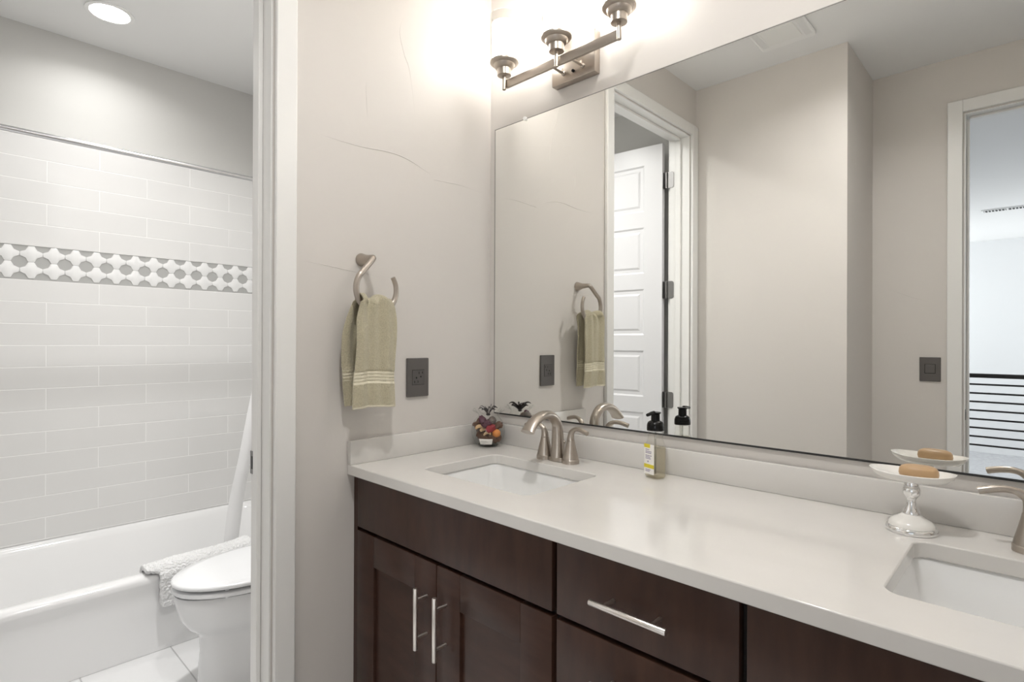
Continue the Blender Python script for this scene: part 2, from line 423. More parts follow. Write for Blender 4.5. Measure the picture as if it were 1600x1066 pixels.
# mosaic flowers
b = MB()
def flower(cy, cz):
    out = []
    q = [(.0413, .0), (.0413, .0092), (.0317, .0138), (.0219, .0182), (.0168, .0275), (.0121, .0372), (.0095, .0382)]
    out = [(cy+y_, cz+z_) for y_, z_ in q] + [(cy-y_, cz+z_) for y_, z_ in q[::-1]] + [(cy-y_, cz-z_) for y_, z_ in q[1:]] + [(cy+y_, cz-z_) for y_, z_ in q[:0:-1]]
    Mx = Matrix(((0, 0, 1, TX+.004), (1, 0, 0, 0), (0, 1, 0, 0), (0, 0, 0, 1)))
    t = bmesh.new()
    lay = [(1.0, 0), (1.0, .002), (.93, .0038), (.86, .0034), (.8, .0042)]
    rings = []
    for sc_, h in lay: rings.append([Mx @ Vector((cy+(y-cy)*sc_, cz+(z-cz)*sc_, h)) for y, z in out])
    b.loft(rings, cap0=False, cap1=True)
k = 0
y = -.0275
while y > -1.70:
    for cz in (1.6895, 1.6125): flower(y-.0, cz)
    y -= .0838
b.build('mosaic_flower', mat('mosaic_white', (.82, .82, .815), .15), wall_tile, smooth=50)
te = struct(MB().box(TX, TX+.010, -1.70, 0, 2.2505, 2.262, .002).build('trim_1', M_rod))

# bathtub
tub = thing('bathtub', 'white alcove bathtub with smooth apron below the grey-white tile wall', 'bathtub', (-1.56, -.85, 0))
def trr(x0_, x1_, y0, y1, r, z): return rrect((x0_+x1_)/2+1.56, (y0+y1)/2+.85, (x1_-x0_)/2, (y1-y0)/2, r, z, 8)
b = MB()
ty0, ty1 = -1.699, -.001
RZ = .317
b.loft([trr(-1.976, -1.140, ty0, ty1, .004, 0.001), trr(-1.976, -1.142, ty0, ty1, .004, .03), trr(-1.976, -1.150, ty0, ty1, .004, .20), trr(-1.976, -1.150, ty0, ty1, .006, .262), trr(-1.976, -1.142, ty0, ty1, .008, .285), trr(-1.976, -1.142, ty0, ty1, .01, .300),
        trr(-1.976, -1.146, ty0, ty1, .012, .311), trr(-1.976, -1.156, ty0, ty1, .014, RZ), trr(-1.955, -1.205, ty0+.06, ty1-.06, .10, RZ+.001),
        trr(-1.945, -1.216, ty0+.075, ty1-.07, .11, RZ-.006), trr(-1.930, -1.228, ty0+.09, ty1-.08, .12, RZ-.03), trr(-1.90, -1.25, ty0+.13, ty1-.10, .13, .15), trr(-1.87, -1.28, ty0+.18, ty1-.13, .13, .07), trr(-1.80, -1.33, ty0+.26, ty1-.2, .12, .045)], cap0=False)
b.build('tub_shell', M_tubm, tub, smooth=40)
MB().lathe([(.032, .046), (.034, .049), (.02, .051)], (-1.56+1.56, -.32+.85, 0), 20).build('drain', M_chrome, tub)

# shower rod and curtain
rod = thing('shower_rod', 'straight chrome shower curtain rod across the bathtub opening', 'rod', (-1.20, -.85, 2.045))
MB().lathe([(.0105, -.849), (.0105, .849)], (0, 0, 0), 16, 'y').build('rod_tube', M_rod, rod)
for s_ in (-1, 1): MB().lathe([(.03, .849*s_), (.03, .838*s_), (.014, .83*s_)], (0, 0, 0), 20, 'y').build('end_flange', M_rod, rod)
cu = thing('shower_curtain', 'white fabric shower curtain bunched at the end of the bathtub', 'curtain', (-1.21, -.2, 2.03))
b = MB(); rows = []
NU, NV = 90, 30
for j in range(NV+1):
    t = j/NV; z = 2.025-t*1.93
    # edge positions of the bunch along y
    yl = interp(z, ((.09, -.505), (.37, -.485), (.51, -.468), (.73, -.425), (.95, -.39), (1.07, -.368), (2.03, -.24)))
    yr = interp(z, ((.09, -.44), (.35, -.42), (.5, -.402), (.65, -.38), (1.0, -.32), (2.03, -.07)))
    x_c = -1.205-.085*min(1, t*1.3)
    row = []
    for i in range(NU+1):
        s_ = i/NU; y_ = yl+(yr-yl)*s_
        amp = .010+.012*max(0, 1-t/.45)
        x_ = x_c+amp*math.sin(s_*PI*(1.0+9*max(0, 1-t/.45)**1.5))
        row.append((x_+1.21, y_+.2, z-2.03))
    rows.append(row)
b.loft(rows, False, False, closed=False)
b.build('curtain_fabric', M_curt, cu, smooth=80, mods=[solid(.0015, 0)], recalc=False)
for i in range(6): 
    b = MB(); yy = -.015-.028*i+.2-.04; b.tube([(.01+.017*math.cos(a)*1, yy, .015+.017*math.sin(a)-.003) for a in [2*PI*k_/20 for k_ in range(21)]], .0015, 6)
    b.build('curtain_ring', M_chrome, cu)

# bath mat over the tub rim
bm_ = thing('bath_mat', 'white tufted bath mat folded over the bathtub rim beside the toilet', 'bath mat', (-1.17, -.63, .317))
b = MB(); rnd = random.Random(3); rows = []
path = smooth_path([(-1.262, 0, .232), (-1.247, 0, .285), (-1.228, 0, .325), (-1.19, 0, .338), (-1.150, 0, .336), (-1.124, 0, .316), (-1.119, 0, .28), (-1.118, 0, .22), (-1.117, 0, .182)], 6)
N = len(path)
for i, p in enumerate(path):
    t = i/(N-1); row = []
    yl = -.835 if t < .52 else -.835+.045*min(1, (t-.52)/.06)
    yr = -.415
    rr = .03
    if t > .9: 
        q = (t-.9)/.1; yl += .028*(1-math.sqrt(max(0, 1-q*q))); yr -= .028*(1-math.sqrt(max(0, 1-q*q)))
    if t < .1:
        q = (.1-t)/.1; yl += .03*(1-math.sqrt(max(0, 1-q*q))); yr -= .03*(1-math.sqrt(max(0, 1-q*q)))
    for k in range(71):
        s_ = k/70; j = rnd.uniform(-.0015, .0015)
        row.append((p.x+1.17+j, yl+(yr-yl)*s_+.63+rnd.uniform(-.0012, .0012), p.z-.317+abs(j)*.8+.005*math.sin(s_*6)+(.026*s_**1.5*min(1, max(0, (p.z-.29)/.03)))))
    rows.append(row)
b.loft(rows, False, False, closed=False)
tx = bpy.data.textures.new('pile', 'CLOUDS'); tx.noise_scale = .009; tx.noise_depth = 1
def pile(o):
    d = o.modifiers.new('pile', 'DISPLACE'); d.texture = tx; d.strength = .008; d.mid_level = .5; d.texture_coords = 'LOCAL'
b.build('mat_pile', M_mat, bm_, smooth=70, mods=[solid(.020, 0), subsurf(2), pile], recalc=False)

# toilet
TXc = -.705
to = thing('toilet', 'white two-piece toilet with closed lid seen past the door jamb', 'toilet', (TXc+.010, -.482, 0))
def egg(yf, yb, hw, z, n=40, k=2.0):
    yc = yb-.0+(yf-yb)*.40; out = []
    for i in range(n):
        a = 2*PI*i/n; s_, c_ = math.sin(a), math.cos(a)
        e = 2.0/2.0 if s_ < 0 else .72
        yy = yc+(yc-yf)*s_*1.0 if s_ < 0 else yc+(yb-yc)*(abs(s_)**.8)
        xx = hw*(abs(c_)**(1.0 if s_ < 0 else .82))*(1 if c_ >= 0 else -1)
        out.append((xx, yy+.5, z))
    return out
b = MB()
b.loft([egg(-.802, -.20, .126, 0.001), egg(-.794, -.20, .120, .06), egg(-.787, -.20, .117, .16), egg(-.789, -.20, .120, .215), egg(-.800, -.20, .130, .235), egg(-.825, -.20, .150, .255), egg(-.848, -.2, .168, .290), egg(-.862, -.2, .177, .335), egg(-.870, -.2, .184, .372), egg(-.868, -.2, .183, .3845), egg(-.80, -.25, .12, .385), egg(-.78, -.27, .10, .35), egg(-.70, -.32, .05, .25)], cap0=True)
b.build('bowl', M_bowl, to, smooth=60)
b = MB()
b.loft([egg(-.874, -.40, .186, .3955), egg(-.876, -.39, .188, .3975), egg(-.876, -.39, .188, .405), egg(-.871, -.40, .184, .4080), egg(-.82, -.47, .12, .4080), egg(-.82, -.47, .12, .3955)], False, False)
b.build('seat', M_seat, to, smooth=60)
b = MB()
b.loft([egg(-.872, -.38, .186, .4205), egg(-.877, -.375, .189, .4225), egg(-.878, -.374, .190, .430), egg(-.871, -.378, .186, .4355), egg(-.83, -.40, .16, .439), egg(-.70, -.50, .06, .4415)])
b.build('lid', M_seat, to, smooth=60)
for sx in (-1, 1):
    for yy, zz0, zz1 in ((-.74, .3835, .396), (-.74, .4095, .422), (-.45, .3835, .396), (-.45, .4095, .422)):
        MB().lathe([(.008, zz0), (.008, zz1)], (sx*.130, yy+.5, 0), 10).build('bumper', M_seat, to)
b = MB(); b.box(-.19, .19, .29, .485, .385, .72, .02, 3); b.build('tank', M_bowl, to)
b = MB(); b.box(-.20, .20, .28, .49, .722, .755, .008, 2); b.build('tank_lid', M_bowl, to)
b = MB(); b.box(-.16, .16, .12, .30, .26, .385, .02, 3); b.build('bowl_deck', M_bowl, to)

# recessed can over the tub
def can(loc, label, power, vis_e=None):
    t = thing('recessed_light', label, 'ceiling light', loc)
    MB().lathe([(.094, 0), (.094, -.004), (.078, -.006), (.074, -.003), (.074, 0)], (0, 0, 0), 40, cap0=False, cap1=False).build('trim_ring', M_plastic, t)
    MB().lathe([(.0735, -.0045), (.0735, -.0015)], (0, 0, 0), 40).build('lens', M_canlens, t)
    al = area_light('lens_glow', (0, 0, -.008), (0, 0, 0), .14, power, (1, .99, .975), parent=t, shape='DISK'); al.data.spread = math.radians(150)
    return t
can((-1.585, -.885, CEIL-.0005), 'lit round recessed light in the ceiling over the bathtub', CAN_W)
can((-.62, -.72, CEIL-.0005), 'lit round recessed light in the ceiling over the toilet', CAN_W*5.2)
can((1.0, -1.0, CEIL-.0005), 'added round ceiling light above the vanity, unseen fill for the room', BATH_FILL_W)  # lamp added out of view to even out the vanity room brightness

# ================================================================ VANITY
CT, CB, YF = .915, .885, -.583
# countertop with two sink cut-outs
ctop = thing('countertop', 'long white quartz vanity top with backsplash and two sink cut-outs', 'countertop', (1.02, -.29, CB))
def cutout(cx): return rrect(cx-1.02, -.3115+.29, .205, .1485, .028, None, 6)
t = bmesh.new()
def ring2(pts):
    vs = [t.verts.new((x, y, CT-CB)) for x, y in pts]
    return [t.edges.new((vs[i], vs[(i+1) % len(vs)])) for i in range(len(vs))]
es = ring2([(-1.0195, YF+.29), (1.0195, YF+.29), (1.0195, .2895), (-1.0195, .2895)]) + ring2(cutout(.405)) + ring2(cutout(1.528))
bmesh.ops.triangle_fill(t, use_beauty=True, use_dissolve=False, edges=es)
r = bmesh.ops.extrude_face_region(t, geom=list(t.faces))
for v in [e for e in r['geom'] if isinstance(e, bmesh.types.BMVert)]: v.co.z -= (CT-CB)
b = MB(); b.merge(t)
b.build('worktop', M_quartz, ctop, smooth=20, mods=[bev(.0025, 2, 60)])
MB().box(-1.0195+.0185, 1.0195, .2715, .2895, .0302, .1015, .0015).build('backsplash', M_quartz, ctop)
MB().box(-1.0195, -1.0195+.0180, YF+.2900, .2895, .0302, .1015, .0015).build('side_splash', M_quartz, ctop)

# sinks
def make_sink(cx, label):
    s = thing('sink', label, 'sink', (cx, -.3115, CB))
    b = MB(); R_ = lambda hx, hy, r, z, oy=0: rrect(0, oy, hx, hy, r, z, 6)
    b.loft([R_(.235, .178, .04, -.0035), R_(.235, .178, .04, -.0005), R_(.2105, .154, .035, -.0005), R_(.2085, .152, .036, -.004), R_(.20, .146, .038, -.03), R_(.185, .132, .045, -.085), R_(.165, .112, .05, -.112), R_(.12, .075, .05, -.125), R_(.035, .035, .034, -.130), R_(.022, .022, .021, -.131),
            R_(.022, .022, .021, -.143), R_(.05, .05, .04, -.143), R_(.14, .09, .05, -.137), R_(.18, .125, .05, -.122), R_(.2, .142, .05, -.09), R_(.215, .155, .04, -.02)], cap0=False, cap1=False)
    b.build('basin', M_porc, s, smooth=45)
    MB().lathe([(.0215, -.132), (.0215, -.129), (.018, -.1275), (.004, -.1265)], (0, 0, 0), 20).build('drain', M_nickel, s)
    return s
make_sink(.405, 'white rectangular undermount sink near the towel wall, behind it the soap bottle')['label'] = 'white rectangular undermount sink at the towel end of the vanity'
make_sink(1.528, 'white rectangular undermount sink beside the soap dish, cut by the photo edge')

# faucets
def make_faucet(cx, label):
    f = thing('faucet', label, 'faucet', (cx, -.098, CT+.0003), 'faucets behind the sinks')
    # base plate with scalloped outline
    b = MB(); out = []
    for i in range(64):
        a = 2*PI*i/64; x_ = .0765*math.cos(a); y_ = 0
    pts = []
    for i in range(81):
        x_ = -.077+.154*i/80
        w_ = max(.0262**2-(abs(x_)-.051)**2, 0)**.5 if abs(x_) > .028 else .0125+.009*math.cos(x_/.028*PI/2)**.7
        w_ = max(w_, .011 if abs(x_) < .06 else 0)
        pts.append((x_, w_))
    outl = [(x_, -w_) for x_, w_ in pts] + [(x_, w_) for x_, w_ in pts[::-1][1:-1]]
    b.prism(outl, 0, .012); b.build('base_plate', M_nickel, f, smooth=50, mods=[bev(.0015, 2, 50)])
    # spout: oval column rising, arching forward
    P = smooth_path([(0, .0, .010), (0, .001, .05), (0, .0, .095), (0, -.006, .118), (0, -.030, .140), (0, -.068, .146), (0, -.105, .134), (0, -.130, .113), (0, -.139, .103)], 6)
    n = len(P); rad = []
    for i in range(n):
        t_ = i/(n-1); rad.append(.0215-.0060*min(t_/.35, 1)+.0035*max(0, (t_-.55)/.45))
    b = MB(); rings = []
    for i, p in enumerate(P):
        tg = (P[min(i+1, n-1)]-P[max(i-1, 0)]).normalized(); sd = Vector((1, 0, 0)); up_ = tg.cross(sd).normalized()
        t_ = i/(n-1); fx = 1+.35*max(0, (t_-.4)/.6); fy = 1-.42*max(0, (t_-.35)/.65)
        rings.append([p+(sd*math.cos(2*PI*k/20)*fx+up_*math.sin(2*PI*k/20)*fy)*rad[i] for k in range(20)])
    b.loft(rings); b.build('spout', M_nickel, f, smooth=60)
    for s_ in (-1, 1):
        b = MB(); b.lathe([(.0262, .0), (.0262, .004), (.0235, .018), (.0175, .042), (.0135, .060), (.0120, .0675)], (.051*s_, 0, 0), 28)
        b.build('handle_base', M_nickel, f, smooth=50)
        Q = smooth_path([(.051*s_, 0, .0685), (.052*s_, 0, .082), (.056*s_, -.001, .094), (.068*s_, -.003, .1035), (.085*s_, -.006, .1065), (.104*s_, -.010, .1035), (.122*s_, -.013, .098)], 5)
        b = MB(); nn = len(Q)
        b.tube(Q, [.0118-.0055*min(1, i/(nn*.55)) if i < nn*.55 else .0063+.0008*(i/nn) for i in range(nn)], 14); b.build('lever', M_nickel, f, smooth=60)
    b = MB(); b.tube([(.0, .030, 0), (0, .030, .045)], .0025, 8); b.lathe([(.002, .045), (.0055, .048), (.0065, .056), (.003, .060)], (0, .030, 0), 14); b.build('lift_rod', M_nickel, f)
    return f
make_faucet(.409, 'brushed nickel faucet behind the sink nearer the potpourri jar')
make_faucet(1.531, 'brushed nickel faucet cut off by the photo edge, right of the soap dish')

# cabinets
FYc = -.5625     # front faces of doors and drawers
def shaker(x0_, x1_, z0, z1, parent, name, st=.088):
    b = MB()
    b.box(x0_, x0_+st, FYc, FYc+.02, z0, z1, .0015); b.box(x1_-st, x1_, FYc, FYc+.02, z0, z1, .0015)
    b.box(x0_+st, x1_-st, FYc, FYc+.02, z1-st, z1, .0015); b.box(x0_+st, x1_-st, FYc, FYc+.02, z0, z0+st, .0015)
    b.box(x0_+st-.002, x1_-st+.002, FYc+.009, FYc+.018, z0+st-.002, z1-st+.002)
    return b.build(name, M_wood, parent, smooth=30)
def slab(x0_, x1_, z0, z1, parent, name): return MB().box(x0_, x1_, FYc, FYc+.02, z0, z1, .0018).build(name, M_woodh, parent)
def handle(cx, cz, vert, parent, L=.155):
    b = MB(); y = -.5985
    if vert:
        b.lathe([(.0052, cz-L/2), (.006, cz-L/2+.001), (.006, cz+L/2-.001), (.0052, cz+L/2)], (cx, y, 0), 14)
        for d in (-.048, .048): b.tube([(cx, y, cz+d), (cx, FYc+.001, cz+d)], .0042, 10)
    else:
        b.lathe([(.0052, cx-L/2), (.006, cx-L/2+.001), (.006, cx+L/2-.001), (.0052, cx+L/2)], (0, y, cz), 14, 'x')
        for d in (-.048, .048): b.tube([(cx+d, y, cz), (cx+d, FYc+.001, cz)], .0042, 10)
    return b.build('handle', M_satin, parent, smooth=50)
def cabinet(x0_, x1_, label, filler=0):
    c = thing('vanity_cabinet', label, 'cabinet', (0, 0, 0), 'vanity base cabinets')
    b = MB()
    b.box(x0_+.0005, x0_+.018, -.54, -.002, .10, CB-.001); b.box(x1_-.018, x1_-.0005, -.54, -.002, .10, CB-.001)
    b.box(x0_+.018, x1_-.018, -.54, -.002, .10, .118); b.box(x0_+.018, x1_-.018, -.01, -.002, .118, CB-.001)
    b.box(x0_+.0005, x1_-.0005, -.5415, -.5405, .10, CB-.001)
    b.box(x0_+.0005, x1_-.0005, -.49, -.47, .0005, .10)
    b.build('carcass', M_gap, c, smooth=0); return c
cL = cabinet(.0005, .779, 'dark brown vanity cabinet under the sink by the towel wall, two shaker doors')
MB().box(.0015, .0215, FYc+.002, -.541, .10, CB-.002).build('filler_strip', M_wood, cL)
slab(.024, .773, .732, .879, cL, 'false_front')
dL = shaker(.024, .3965, .105, .722, cL, 'door'); handle(.3605, .586, True, dL)
dR = shaker(.3995, .773, .105, .722, cL, 'door'); handle(.4365, .586, True, dR)
cM = cabinet(.779, 1.158, 'dark brown vanity drawer cabinet between the two sink cabinets')
for z0, z1, hz in ((.732, .879, .803), (.580, .722, .651), (.345, .570, .458), (.105, .335, .22)):
    dr = slab(.785, 1.1525, z0, z1, cM, 'drawer'); handle(.969, hz, False, dr)
cR = cabinet(1.158, 1.937, 'dark brown vanity cabinet under the sink at the photo edge')
slab(1.164, 1.931, .732, .879, cR, 'false_front')
d = shaker(1.164, 1.546, .105, .722, cR, 'door'); handle(1.506, .586, True, d)
d = shaker(1.549, 1.931, .105, .722, cR, 'door'); handle(1.589, .586, True, d)
MB().box(1.938, 2.039, FYc+.002, -.541, .10, CB-.002).build('filler_strip', M_wood, cR)

# ================================================================ MIRROR
mr = thing('wall_mirror', 'large frameless wall mirror above the vanity backsplash', 'mirror', (1.0, 0, 1.0205))
b = MB(); b.box(-.971, .99, .0, .0035, 0.002, 1.0435)
gl = b.build('glass', [M_mirror, M_medge], mr, smooth=0)
for p in gl.data.polygons:
    if abs(p.normal.y) < .5: p.material_index = 1
b = MB(); b.box(-.971, .99, -.0025, .0035, -.0025, .0018); b.build('bottom_channel', M_dark, mr, smooth=0)
b = MB(); b.box(-.9735, -.9712, -.001, .0035, 0, 1.0435); b.box(-.9735, .99, -.001, .0035, 1.0437, 1.0455); b.build('edge_strip', mat('mirror_rim', (.25, .24, .22), .4), mr, smooth=0)
for x_ in (.179, 1.75):
    b = MB(); b.lathe([(.0065, -.006), (.007, -.004), (.007, .003)], (x_-1.0, 0, 1.046), 14, 'y'); b.build('clip', M_plastic, mr)

# ================================================================ SCONCE
def make_sconce(label):
    s = thing('wall_lamp', label, 'wall lamp', (.406, 0, 2.15), 'three-light wall lamps over the mirror')
    b = MB(); b.box(-.086, .086, -.025, .0035, -.028, .105, .0025)
    b.build('back_plate', M_nickel, s)
    for x_ in (-.036, .040):
        b = MB(); b.tube([(x_, -.025, .002), (x_, -.094, .004)], .0042, 8)
        b.lathe([(.0075, -.0245), (.0075, -.029), (.0042, -.032)], (x_, 0, .002), 12, 'y'); b.build('support_arm', M_nickel, s)
        MB().tube([(x_, -.034, -.004), (x_, -.034, .016)], .0028, 8).build('finial', M_nickel, s)
    MB().lathe([(.005, -.0255), (.005, -.031), (.003, -.033)], (.004, 0, -.002), 10, 'y').build('screw_cap', M_black, s)
    MB().box(-.2265, .2265, -.102, -.092, -.010, .017, .0008).build('crossbar', M_nickel, s)
    for x_ in (-.2265, 0, .2265):
        c = (x_, -.107, 0)
        b = MB(); b.lathe([(.0055, -.018), (.0065, -.017), (.0065, .03)], c, 14); 
        b.lathe([(.020, .029), (.0235, .030), (.0235, .052), (.030, .054), (.034, .060), (.036, .066), (.044, .068), (.0485, .072), (.0485, .0765), (.040, .082), (.030, .084)], c, 36)
        b.build('lamp_holder', M_nickel, s, smooth=40)
        b = MB(); b.lathe([(.0475, .077), (.0475, .232), (.0450, .232), (.0450, .079)], c, 36, cap0=False, cap1=False)
        sh = b.build('shade', M_shade, s, smooth=50)
        b = MB(); b.lathe([(.030, .080), (.0415, .082), (.0415, .202), (.0395, .202), (.0395, .086), (.02, .085)], c, 36, cap0=False, cap1=True)
        b.build('diffuser', M_opal, sh, smooth=50)
    return s
s1 = make_sconce('brushed nickel wall lamp with three lit glass shades above the mirror corner')
s2 = copy_tree(s1); s2.location.x = 1.53; s2['label'] = 'second brushed nickel wall lamp over the sink beside the soap dish'

# ================================================================ WALL PLATES
def plate(name, label, cat, M, w_, h_, dev, kind):
    t = thing(name, label, cat, M.translation); t.matrix_world = M
    # local x right, y up, z out of the wall
    MB().prism(rrect(0, 0, w_/2, h_/2, .003), 0, .0075).build('cover_plate', M_plate, t, smooth=30, mods=[bev(.0018, 2, 40)])
    if kind == 'outlet':
        b = MB(); b.prism(rrect(0, 0, .0235, .024, .001), .0076, .0086); dv = b.build('receptacle', M_plate2, t)
        for px, py in ((.003, .0145), (.0165, .0150), (-.0150, -.0145), (-.0015, -.0135)): MB().box(px-.0012, px+.0012, py-.0035, py+.0035, .0084, .0089).build('slot', M_black, dv, smooth=0)
        for px, py in ((.0098, .002), (-.0080, -.0015)): MB().lathe([(.0026, .0084), (.0026, .0089)], (px, py, 0), 12).build('slot', M_black, dv, smooth=0)
        b = MB(); b.prism(rrect(0, 0, .0243, .0248, .001), .0074, .0079); b.build('seam', M_black, t)
    else:
        b = MB(); b.prism(rrect(0, .003, .0235, .0255, .001), .0074, .0079); b.build('seam', M_black, t)
        b = MB(); b.prism(rrect(0, .003, .0215, .0235, .001), .0076, .0100); b.build('rocker', M_plate, t, mods=[bev(.001, 2, 40)])
    return t
# left wall: facing +x, right (viewer) = +y ; entry wall: facing +y, viewer right = -x
plate('wall_outlet', 'dark grey wall outlet right of the hanging towel', 'outlet', Matrix(((0, 0, 1, .0003), (1, 0, 0, -.331), (0, 1, 0, 1.164), (0, 0, 0, 1))), .087, .127, None, 'outlet')
plate('light_switch', 'dark grey light switch beside the entry doorway, seen in the mirror', 'light switch', Matrix(((-1, 0, 0, 1.0555), (0, 0, 1, -2.2567), (0, 1, 0, 1.144), (0, 0, 0, 1))), .092, .129, None, 'switch')

# ================================================================ TOWEL RING + TOWEL
tr = thing('towel_ring', 'brushed nickel open towel ring mounted on the left wall', 'towel ring', (0, -.536, 1.435))
b = MB(); b.lathe([(.0195, .0003), (.0200, .003), (.0170, .012), (.0120, .030), (.0098, .048), (.0090, .062), (.0085, .067)], (0, -.003, .094), 28, 'x'); b.build('wall_post', M_nickel, tr, smooth=50)
cx_ = .078; pts = [(.060, -.001, .094), (.069, -.006, .090), (.074, -.022, .073), (.077, -.040, .055)]
for k in range(0, 41):
    a = math.radians(142+k*(395-142)/40)
    pts.append((cx_+.003, .0675*math.cos(a), .0675*math.sin(a)))
# the ring sweeps down the left side, under the towel and up to an open end on the right
P = smooth_path(pts, 3); n = len(P)
b = MB(); b.tube(P, [.0088 if i < 10 else .0088-.0018*(max(0, i-n*.7)/(n*.3)) for i in range(n)], 14); b.build('ring', M_nickel, tr, smooth=60)

tw = thing('hand_towel', 'sage green hand towel with striped border hanging from the towel ring', 'towel', (.08, -.545, 1.39))
# one sheet: up the back, over the ring, down the front
def towel():
    b = MB(); rows = []; NV_, NU_ = 220, 40
    for j in range(NV_+1):
        t = j/NV_
        if t < .46:                                     # back layer, bottom to top
            q = t/.46; z = 1.092+(1.392-1.092)*q; x = .034+.012*q**3; lay = 0
        elif t < .56:
            q = (t-.46)/.10; a = PI*(1-q); z = 1.392+.020*math.sin(a); x = .0685+.0235*math.cos(a)*1.0 ; lay = 1
        else:
            q = (t-.56)/.44; z = 1.392-(1.392-1.088)*q; x = .092+.002*math.sin(q*PI); lay = 2
        row = []
        for i in range(NU_+1):
            s = i/NU_
            if lay == 0:
                gather = (1-min(1, (1.395-z)/.10))**1.5
                y0, y1 = -.612-.012*math.sin((z-1.09)*9)+.020*gather, -.500+.018*gather
            elif lay == 1: y0, y1 = -.592, -.482
            else:
                gather = (1-min(1, (1.395-z)/.06))**1.6
                y0, y1 = -.615+.006*math.sin(q*5)+.018*gather, -.476+.003*math.sin(q*7)-.003*gather
            y = y0+(y1-y0)*s
            fold = (.0045*math.sin(s*PI*3.1+.5)+.0032*math.sin(s*PI*6.5+z*9))
            top = math.exp(-((1.40-z)/.035)**2)
            fold += top*.006*math.sin(s*PI*5+1.2)
            zz = z+top*.007*math.sin(s*PI*3.6+.8)+(.003*math.sin(s*4) if lay != 1 else 0)
            band = 0
            zb = z-(0.008 if lay == 0 else 0)
            if 1.158 < zb < 1.196: band = -.002+.0012*math.sin((zb-1.158)/.038*PI*8)
            row.append((x+fold+(band if lay == 2 else -band)-.08, y+.545, zz-1.39))
        rows.append(row)
    b.loft(rows, False, False, closed=False)
    o = b.build('towel_cloth', [M_towel, M_towelb], tw, smooth=80, mods=[solid(.007, 0), subsurf(1)], recalc=False)
    for p in o.data.polygons:
        j = p.index//NU_; t = (j+.5)/NV_
        z = 1.092+.300*t/.46 if t < .46 else 1.392-.304*(t-.56)/.44
        if t < .46: z -= .008
        if (1.158 < z < 1.196 and (z-1.158)%.0095 < .0045) or (z < 1.093 and t > .5): p.material_index = 1
towel()

# ================================================================ SOAP BOTTLE
bt = thing('soap_bottle', 'clear foaming hand soap bottle with black pump and yellow label', 'soap bottle', (.734, -.078, CT+.0004)); bt.rotation_euler = (0, 0, math.radians(-17))
def sq(h, r, z): return rrect(0, 0, h, h*.86, min(r, h*.85), z, 6)
b = MB(); b.loft([sq(.022, .012, 0), sq(.0245, .013, .004), sq(.0255, .013, .015), sq(.0255, .013, .080), sq(.0250, .014, .088), sq(.0225, .018, .098), sq(.0205, .0175, .108), sq(.0202, .017, .127)], cap1=False)
b.build('bottle_body', M_bottle, bt, smooth=50)
b = MB(); b.loft([sq(.0215, .011, .002), sq(.0238, .012, .006), sq(.0242, .012, .079), sq(.0236, .012, .083)])
b.build('liquid', M_liquid, bt, smooth=50)
b = MB(); b.lathe([(.0222, .1270), (.0228, .1275), (.0228, .1285)], (0, 0, 0), 30); b.build('collar_band', M_rod, bt)
b = MB(); b.lathe([(.0226, .1287), (.0230, .134), (.0226, .143), (.0200, .150), (.0150, .1535), (.0118, .1545), (.0115, .172), (.0135, .1735), (.0150, .1755), (.0145, .1775), (.005, .1785)], (0, 0, 0), 30)
b.tube([(.0023, -.008, .1755), (.0064, -.021, .1755), (.0125, -.0410, .1730)], [.0062, .0050, .0042], 10); b.build('pump', M_black, bt, smooth=45)
b = MB(); b.tube([(0, 0, .126), (0, 0, .01)], .0025, 8); b.build('dip_tube', thin_glass('tube_plastic', (.8, .8, .78)), bt)
lb = MB(); yy = -.0224
lb.box(-.0185, .0185, yy-.0004, yy, .012, .092); lb = lb.build('label', M_label, bt, smooth=0)
b = MB()
MB().box(-.0185, .004, yy-.0007, yy-.0003, .082, .092).build('yellow_corner', M_yellow, lb, smooth=0)
b.box(-.0185, .0185, yy-.0007, yy-.0003, .028, .038)
b.build('yellow_band', M_yellow, lb, smooth=0)
b = MB(); rr_ = random.Random(2)
for z_, n_ in ((.076, 4), (.071, 6), (.067, 6), (.060, 7), (.056, 5), (.052, 6), (.022, 5), (.018, 4)):
    x_ = -.013
    for k in range(n_):
        l_ = rr_.uniform(.0016, .0036)
        if x_+l_ > .014: break
        b.box(x_, x_+l_, yy-.0006, yy-.0003, z_, z_+.0022); x_ += l_+.001
b.ball((-.004, yy-.0002, .045), .0035, (1, .08, 1), 12)
b.build('printed_text', M_purple, lb, smooth=0)

# ================================================================ SOAP DISH + SOAP
sd = thing('soap_dish', 'white ceramic pedestal soap dish with chrome stem and foot', 'soap dish', (1.309, -.110, CT+.0003))
b = MB(); b.lathe([(.0415, 0), (.0427, .002), (.0427, .006), (.0415, .009), (.0395, .011), (.036, .0118)], (0, 0, 0), 48); b.build('foot_ring', M_chrome, sd, smooth=40)
b = MB(); b.lathe([(.0385, .011), (.0372, .017), (.032, .0225), (.023, .0275), (.018, .0315), (.015, .034)], (0, 0, 0), 48); b.build('base_dome', M_dish, sd, smooth=60)
b = MB(); b.lathe([(.0155, .0335), (.0160, .036), (.0125, .042), (.0088, .052), (.0078, .060), (.0082, .064), (.0098, .0655), (.0145, .073), (.0155, .080), (.0125, .0870), (.0105, .089), (.0125, .0905), (.0115, .0965)], (0, 0, 0), 36); b.build('stem', M_chrome, sd, smooth=50)
b = MB(); rings = []
